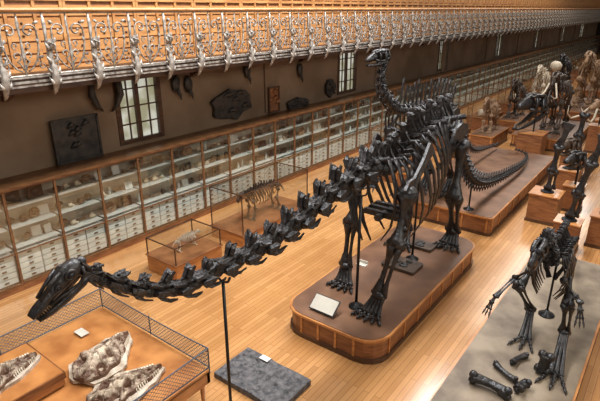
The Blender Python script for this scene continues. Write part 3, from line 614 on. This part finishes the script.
# ------------------------------------------------------------ netted table case at lower left
x0, x1, y0, y1 = -8.4, -5.3, .6, 4.5; zt = .8; zr = 1.2
t = thing('netted_display_table', 'long wood display table guarded by a grey wire-net railing in the near left corner', 'display table', ((x0+x1)/2, (y0+y1)/2, 0)); cx, cy = (x0+x1)/2, (y0+y1)/2; hw, hl = (x1-x0)/2, (y1-y0)/2
b = MB(); b.box((0, 0, zt-.06), (2*hw, 2*hl, .06)); b.build('table_top', M['wood'], t)
b = MB()
for s in (-1, 1): b.box((s*(hw-.03), 0, zt-.18), (.06, 2*hl, .22)); b.box((0, s*(hl-.03), zt-.18), (2*hw, .06, .22))
b.build('apron', M['wood'], t)
for sx in (-1, 1):
    for sy in (-1, 0, 1): b = MB(); b.tube([(sx*(hw-.1), sy*(hl-.1), 0), (sx*(hw-.1), sy*(hl-.1), zt-.2)], [.03, .05], 8); b.build('leg', M['wood'], t)
sag = lambda a, L: -.035*math.cos(PI*a/L)**2*0 - .04*(1-(2*a/L)**2)
b = MB()
for sx in (-1, 1):
    for sy in (-1, 0, 1): b.tube([(sx*hw, sy*hl, zt-.1), (sx*hw, sy*hl, zr)], .012, 6)
b.tube([(0, hl, zt), (0, hl, zr)], .011, 6)
for z in (zt+.02, zr):
    for s in (-1, 1):
        b.tube([(-hw+2*hw*k/12, s*hl, z+(sag(-hw+2*hw*k/12, 2*hw) if z == zr else 0)) for k in range(13)], .011, 6)
        b.tube([(s*hw, -hl+2*hl*k/12, z+(sag(-hl+2*hl*k/12, 2*hl) if z == zr else 0)) for k in range(13)], .011, 6)
b.build('rail_frame', M['net'], t)
def net(name, ax, fixed, L, parent):
    b = MB(); st = .075; H = zr-zt; n = int((L+H)/st)
    for i in range(n):
        a0 = -L/2-H+i*st
        for sg in (1, -1):
            a, za, c, zc = a0, zt, a0+H, zt+H
            if a < -L/2: za += (-L/2-a); a = -L/2
            if c > L/2: zc -= (c-L/2); c = L/2
            if zc-za < .02: continue
            if sg < 0: a, c = -a, -c
            za += sag(a, L)*(za-zt)/H; zc += sag(c, L)*(zc-zt)/H
            P = [(a, fixed, za), (c, fixed, zc)] if ax == 'x' else [(fixed, a, za), (fixed, c, zc)]
            b.tube(P, .0038, 4, cap=False)
    b.build(name, M['net'], parent)
net('wire_net', 'x', hl, 2*hw, t); net('wire_net', 'y', hw, 2*hl, t); net('wire_net', 'y', -hw, 2*hl, t)
t2 = thing('specimen_box', 'honey wood box holding a pale fossil skull on the netted table', 'box', (-7.45, 2.2, zt))
b = MB(); b.box((0, 0, .12), (1.2, 1.3, .24)); b.build('body', M['wood'], t2)
b = MB()
for s in (-1, 1): b.box((s*.6, 0, .18), (.05, 1.35, .11)); b.box((0, s*.65, .18), (1.2, .05, .11))
b.build('rim', M['woodm'], t2)
def fossil_plate(loc, rz, L, Wd, lb, seed, hh=.17):
    random.seed(seed); rnd = random.Random(seed); t = thing('fossil_skull_block', lb, 'fossil', loc, rz); n = 26; b = MB()
    out = [(L/2*math.cos(2*PI*i/n)*random.uniform(.9, 1.06), Wd/2*math.sin(2*PI*i/n)*random.uniform(.82, 1.1)*(1-.3*math.cos(2*PI*i/n))) for i in range(n)]
    b.prism(out, (0, 0, .03), (1, 0, 0), (0, 1, 0), .06); b.build('plaster_bed', M['plaster'], t)
    b = MB(); nx, ny = 80, 40; vs = []
    ph = rnd.uniform(0, 6); cav = [(-.5, .5, .13, .12), (-.47, -.5, .13, .12), (-.08, .36, .085, .11), (-.06, -.38, .09, .11), (.62, .1, .05, .07), (.62, -.12, .05, .07), (-.88, 0, .07, .1)]
    cav += [(rnd.uniform(-.8, .7), rnd.uniform(-.8, .8), rnd.uniform(.02, .045), .05) for _ in range(22)]
    for j in range(ny+1):
        for i in range(nx+1):
            u = -1+2*i/nx; v = -1+2*j/ny; wd = max(0, 1-u*u)**.3*(1-.58*(u+.35)) if u > -.35 else max(0, 1-u*u)**.3*(1+.25*(u+.35))
            wd *= 1+.07*math.sin(u*13+ph)
            x = u*L*.48; y = v*Wd*.46*wd+.02*math.sin(u*6+ph)
            prof = max(0, 1-v*v)**.35*max(0, 1-u*u)**.3
            z = .06+hh*prof*(1-.45*max(0, u))*(.85+.2*math.cos(v*5))+rnd.uniform(-.007, .007)+.014*math.sin(u*19+v*5+ph)*math.cos(v*11+u*3)
            for hx, hy, hr, dp in cav:
                z -= dp*math.exp(-(((u-hx)*.9/hr)**2+((v-hy)/(hr*1.9))**2))
            for a_, b_, c_ in ((.12, 8, 0), (.1, 5, .45), (.1, 5, -.45)): z -= .03*math.exp(-((v-c_-a_*math.sin(u*b_+ph))/.035)**2)
            for c_ in (-.68, -.3, .12, .45): z -= .035*math.exp(-((u-c_-.07*math.sin(v*6+ph+c_*9))/.014)**2)
            vs.append((x, y, max(z, .045)))
    fs = [(j*(nx+1)+i, j*(nx+1)+i+1, (j+1)*(nx+1)+i+1, (j+1)*(nx+1)+i) for j in range(ny) for i in range(nx)]
    b.add(vs, fs); b.build('skull_bones', M['fossil'], t, False)
    b = MB()
    for i in range(12):
        for s in (-1, 1): x = L*.02+i*L*.033; b.tube([(x, s*Wd*(.30-.016*i), .12), (x, s*Wd*(.38-.02*i), .07)], [.016, .005], 5)
    b.build('teeth', M['palebone'], t)
fossil_plate((-7.45, 2.25, zt+.24), 1.7, 1.15, .62, 'pale fossil skull block lying on the wooden box', 3)
fossil_plate((-6.9, 3.6, zt), 1.95, 1.4, .85, 'large pale fossil skull block beside the wooden box on the netted table', 5, .2)
fossil_plate((-5.98, 3.4, zt), 1.45, 1.3, .7, 'narrower pale fossil skull block nearest the right net of the table', 8)
fossil_plate((-6.2, 2.2, zt), 1.5, .9, .5, 'pale fossil skull block closest to the camera on the netted table', 11)
c = MB(); c.box((0, 0, .01), (.26, .16, .015)); tag(c.build('label_card', M['beige'], None, at=(-7.9, 3.75, zt)), 'beige card on the netted table behind the wooden box', 'card')

# ------------------------------------------------------------ generic quadruped skeleton
def quadruped(name, label, x, y, z, L, H, m, heading=-1, tusks=False, group=None, neck_up=.25, thick=1.0, nv=10):
    h = heading; root = thing(name, label, 'skeleton', (x, y, z), 0, group)
    sh = V((x, y+h*L*.28, z+H*.92)); hpv = V((x, y-h*L*.22, z+H*.9)); hd = V((x, y+h*L*.42, z+H*(1+neck_up)))
    w = H*.14; r = H*.05*thick
    limbs = []
    for s in (-1, 1):
        limbs.append(dict(j=[(x+s*w, sh.y+h*H*.02, z+H*.66), (x+s*w, sh.y-h*H*.06, z+H*.4), (x+s*w, sh.y, z+H*.12), (x+s*w, sh.y+h*.02*H, z)], r=r, names=('humerus', 'radius', 'ulna'), n=4, L=H*.12, fr=r*.45, F=(0, h, 0), fn='forefoot', girdle=((x+s*w, sh.y+h*H*.02, z+H*.66), (x+s*w*.8, sh.y-h*H*.08, z+H*.97), H*.09)))
        limbs.append(dict(j=[(x+s*w, hpv.y, z+H*.78), (x+s*w, hpv.y+h*H*.1, z+H*.45), (x+s*w, hpv.y-h*H*.05, z+H*.13), (x+s*w, hpv.y, z)], r=r*1.1, names=('femur', 'tibia', 'fibula'), n=4, L=H*.12, fr=r*.45, F=(0, h, 0), fn='hind_foot'))
    v = H*.28
    skeleton(root, (-h, 0, 0), [dict(p=[hd, (hd+sh)/2+V((0, 0, -H*.02)), sh], n=6, k='neck', s0=v*.8, s1=v), dict(p=[sh, (sh+hpv)/2+V((0, 0, H*.06)), hpv], n=nv, k='back', s0=v, s1=v*.8, hz=.8), dict(p=[hpv, hpv+V((0, -h*L*.12, -H*.12)), hpv+V((0, -h*L*.2, -H*.4))], n=8, k='tail', s0=v*.6, s1=v*.2)], m, ribs=dict(w=H*.24, h=H*.52, r=H*.018*thick), limbs=limbs)
    pelvis(root, (x, hpv.y, z+H*.8), w, H*.22, m, h)
    skull(root, hd, (0, h, -.5), (0, 0, 1), H*.36, m, W=1.0, H=1.1, teeth=False, tusks=tusks)
    return root
def glass_case(label, x0, x1, y0, y1, hb, ht, group=None, name='glass_case', side='wood', fr=.026, frm='silver'):
    cx, cy = (x0+x1)/2, (y0+y1)/2; w, l = x1-x0, y1-y0; t = thing(name, label, 'display case', (cx, cy, 0), 0, group)
    b = MB(); b.box((0, 0, hb/2), (w, l, hb)); b.build('base', M[side], t)
    b = MB(); b.box((0, 0, hb+.015), (w+.06, l+.06, .03)); b.build('ledge', M['woodm'], t)
    b = MB()
    for sx in (-1, 1):
        for sy in (-1, 1): b.box((sx*(w/2-.02), sy*(l/2-.02), (hb+ht)/2), (fr, fr, ht-hb))
    for s in (-1, 1): b.box((s*(w/2-.02), 0, ht-.015), (fr, l, fr)); b.box((0, s*(l/2-.02), ht-.015), (w, fr, fr))
    b.build('metal_frame', M[frm], t)
    b = MB(); g = .004
    for s in (-1, 1): b.box((s*(w/2-.02), 0, (hb+ht)/2), (g, l-.06, ht-hb-.04)); b.box((0, s*(l/2-.02), (hb+ht)/2), (w-.06, g, ht-hb-.04))
    b.box((0, 0, ht-.01), (w-.06, l-.06, g)); b.build('glass', M['glass'], t); return t
glass_case('large low glass case with a brown quadruped skeleton beside the wall cabinets', -10.35, -9.05, 9.3, 12.4, .35, 1.6, frm='woodd')
quadruped('small_quadruped_skeleton', 'brown quadruped skeleton inside the large low glass case', -9.7, 11.0, .38, 2.3, .9, M['bone2'], -1, neck_up=.02, thick=1.5)
glass_case('low honey wood case with a glass top in front of the large glass case', -10.15, -9.0, 6.85, 8.4, .45, .95, frm='woodd')
quadruped('tiny_quadruped_skeleton', 'small pale skeleton inside the low honey wood case', -9.57, 7.65, .48, 1.05, .36, M['palebone'], 1, neck_up=.0, thick=1.5)
for i in range(8):
    glass_case('tall glass case on the aisle in the far part of the hall', -9.4, -8.2, 17+i*5.5, 19.8+i*5.5, .7, 2.0, 'tall glass cases down the left aisle', 'aisle_glass_case', 'woodm', .03, 'cabwood')
    for k in range(4):
        nm, me, lb, ct = protos[(i+k) % 3]; o = bpy.data.objects.new(nm, me); COL.objects.link(o); o.location = (-8.8, 17.5+i*5.5+k*.6, .73); o.scale = (2.2,)*3
        tag(o, 'tan or pale fossil inside a tall aisle case down the hall', ct, 'fossils inside the aisle cases')

quadruped('tusked_skeleton', 'large brown elephant-like skeleton with pale tusks on the first far plinth', -4.9, 28.3, .6, 4.2, 2.3, M['bone2'], -1, tusks=True, thick=1.4)
quadruped('heavy_quadruped_skeleton', 'heavy tan skeleton on the second far plinth', -4.9, 37, .6, 4.4, 2.6, M['midbone'], -1, thick=1.5)
quadruped('tall_quadruped_skeleton', 'tall dark brown skeleton on the farthest plinth', -4.9, 48, .6, 5.5, 3.4, M['bone2'], -1, neck_up=.4, thick=1.5)
for i, (x, y, L, H, m, lb, pl) in enumerate(((-7.3, 25.4, 2.2, 1.3, 'midbone', 'tan deer-sized skeleton on a low block left of the tusked skeleton', 'deer-sized tan skeleton'), (-7.3, 30, 2.6, 1.6, 'bone2', 'brown horse-sized skeleton on a low block behind the tan deer-sized one', 'brown horse-sized skeleton'), (-7.3, 35.5, 3, 1.8, 'palebone', 'pale skeleton on a low block further down the left aisle', 'pale left-aisle skeleton'), (-7.3, 42, 3.2, 2.0, 'bone', 'dark skeleton on a low block far down the left aisle', 'dark left-aisle skeleton'), (-2.8, 37.5, 3, 2.0, 'palebone', 'pale skeleton on a low block right of the second far plinth', 'pale right-aisle skeleton'))):
    plinth('skeleton_block', 'low wood block under the '+pl, x-.55, x+.55, y-L*.6, y+L*.6, .7, .05)
    quadruped('mounted_skeleton', lb, x, y, .7, L, H, M[m], -1, neck_up=.3, thick=1.4, nv=8)

# ------------------------------------------------------------ pedestals with bones on the right
def pedestal(label, x, y, w, h, name='wood_pedestal', group=None):
    t = thing(name, label, 'pedestal', (x, y, 0), 0, group); b = MB(); b.box((0, 0, h/2), (w, w, h-.02)); b.build('body', M['woodm'], t)
    b = MB(); b.box((0, 0, h-.02), (w+.06, w+.06, .04)); b.build('top', M['wood'], t); b = MB(); b.box((0, 0, .05), (w+.05, w+.05, .1)); b.build('skirting', M['woodd'], t)
def standing_limb(label, x, y, z, H, R, lean=0, blade=True):
    t = thing('standing_limb_bones', label, 'limb bones', (x, y, z))
    b = MB(); b.lathe([(.2, 0), (.2, .03), (.06, .07), (.04, .2)], n=12); b.build('stand', M['iron'], t)
    a = V((0, 0, .12)); m1 = V((lean*.3, 0, H*.45)); e = V((lean, 0, H))
    b = MB(); b.bone(a, m1, R, .5); b.bone(a+V((R*1.1, .05, 0)), m1+V((R*.9, .05, 0)), R*.6, .5); b.build('lower_bones', M['bone'], t, True)
    b = MB(); b.bone(m1, e, R*1.25, .5); b.build('upper_bone', M['bone'], t, True)
    if blade:
        b = MB(); U = V((.25, 0, 1)).normalized(); b.prism([(-.1, -.1), (.1, -.14), (.3, -.07), (.55, -.1), (.75, -.2), (.78, .16), (.5, .08), (.2, .08), (0, .13)], e, U*1.0, V((1, 0, -.25)).normalized(), .05); b.build('blade_bone', M['bone'], t)
pedestal('square wood pedestal bearing tall limb bones right of the tail plinth', -2.75, 16.7, .85, .95); standing_limb('tall dark limb bones standing on the square pedestal right of the tail plinth', -2.75, 16.7, .95, 1.5, .13, .1)
pedestal('square wood pedestal nearer the low platform', -1.75, 14.75, .62, .9); standing_limb('tallest dark limb bones on the pedestal nearest the low platform', -1.75, 14.75, .9, 1.7, .13, .25)
pedestal('wood pedestal at the right edge behind the low platform', -.95, 15.7, .7, .95); standing_limb('dark limb bones at the far right edge of the view', -.95, 15.7, .95, 1.1, .13, .1)
for i, (x, y, H, bl, a, c_) in enumerate(((-2.9, 21.9, 1.6, False, 'third dark limb bones down the right aisle, without a blade bone', 'third wood pedestal down the right aisle'), (-2.9, 30.2, 2.2, True, 'farthest dark limb bones beyond the tusked mounted skull', 'wood pedestal beyond the tusked mounted skull'))):
    pedestal(c_, x, y, .8, 1.0); standing_limb(a, x, y, 1.0, H, .15, .1, bl)
def skull_stand(label, plabel, x, y, h, L, m, tusks=False, gape=0):
    pedestal(plabel, x, y, L*.7, h-.8-gape)
    t = thing('mounted_skull', label, 'skull', (x, y, h-.8-gape)); b = MB(); b.tube([(0, 0, 0), (0, 0, .8+gape)], .035, 8); b.build('post', M['iron'], t)
    skull(t, V((x, y+L*.45, h)), (-.5, -1, .05), (0, 0, 1), L, m, W=1.2, H=1.3, teeth=gape > 0, tusks=tusks, gape=gape)
skull_stand('big dark open-jawed skull on a stand just beyond the end of the tail plinth', 'wood pedestal under the big open-jawed skull beyond the tail', -5.0, 24.1, 2.35, 1.5, M['bone'], gape=.35)
skull_stand('tusked tan skull on a post right of the far plinth', 'wood pedestal under the tusked tan skull', -2.8, 27.0, 2.1, 1.0, M['midbone'], True)
skull_stand('brown skull mounted between the two right-hand pedestals and the far plinth', 'wood pedestal under the brown mounted skull', -2.7, 20.0, 1.7, .9, M['bone2'])
skull_stand('dark mounted skull just beyond the square limb-bone pedestal', 'wood pedestal under the dark skull beyond the limb bones', -2.2, 18.2, 1.7, .85, M['bone'])
skull_stand('pale skull mounted far down the hall on the right', 'wood pedestal under the far pale skull', -3.0, 33.8, 2.4, 1.2, M['palebone'])
skull_stand('brown skull farthest down the right aisle', 'wood pedestal under the farthest brown skull', -2.9, 42, 2.6, 1.4, M['bone2'])
c = PY(556, 66, 33); rr = .33; t = thing('domed_shell', 'round pale domed shell on a post above the far skeletons', 'shell', (c.x, c.y, 0)); b = MB(); b.lathe([(.4, 0), (.4, .05), (.06, .1), (.05, c.z-rr)], n=12); b.build('stand', M['iron'], t, True)
b = MB(); b.blob((0, 0, c.z), (rr, rr*1.1, rr*.85), n=16, k=10, jit=.05); b.build('dome', M['palebone'], t, True)
for i in range(2):
    plinth('low_display_plinth', 'low wood display block on the left of the tail plinth, %s one' % ('nearer', 'farther')[i], -7.8, -7.2, 16.2+i*4.2, 16.9+i*4.2, .8, .04)
    c = protos[i+1]; o = bpy.data.objects.new('block_top_fossil', c[1]); COL.objects.link(o); o.location = (-7.5, 16.55+i*4.2, .8); o.scale = (2.2,)*3; tag(o, 'large fossil on the %s low display block left of the tail plinth' % ('nearer', 'farther')[i], 'fossil')

# ------------------------------------------------------------ light
w = bpy.data.worlds.new('world'); S.world = w; w.use_nodes = True; bg = w.node_tree.nodes['Background']; bg.inputs[0].default_value = (.98, .95, .92, 1); bg.inputs[1].default_value = .25
def area(loc, rot, sx, sy, e, col):
    l = bpy.data.lights.new('skylight_and_fill', 'AREA'); l.shape = 'RECTANGLE'; l.size = sx; l.size_y = sy; l.energy = e; l.color = col
    o = bpy.data.objects.new('skylight_and_fill', l); COL.objects.link(o); o.location = loc; o.rotation_euler = rot
area((-6.5, 11, 12), (0, 0, 0), 2.5, 20, 3700, (.98, .98, 1))
area((-6.0, 42, 12), (0, 0, 0), 3, 30, 2000, (1, .95, .88))
area((4.3, 8, 8.5), (0, math.radians(58), 0), 2, 16, 800, (1, .94, .85))  # added fill from the unseen right side, brightens left wall and cabinets
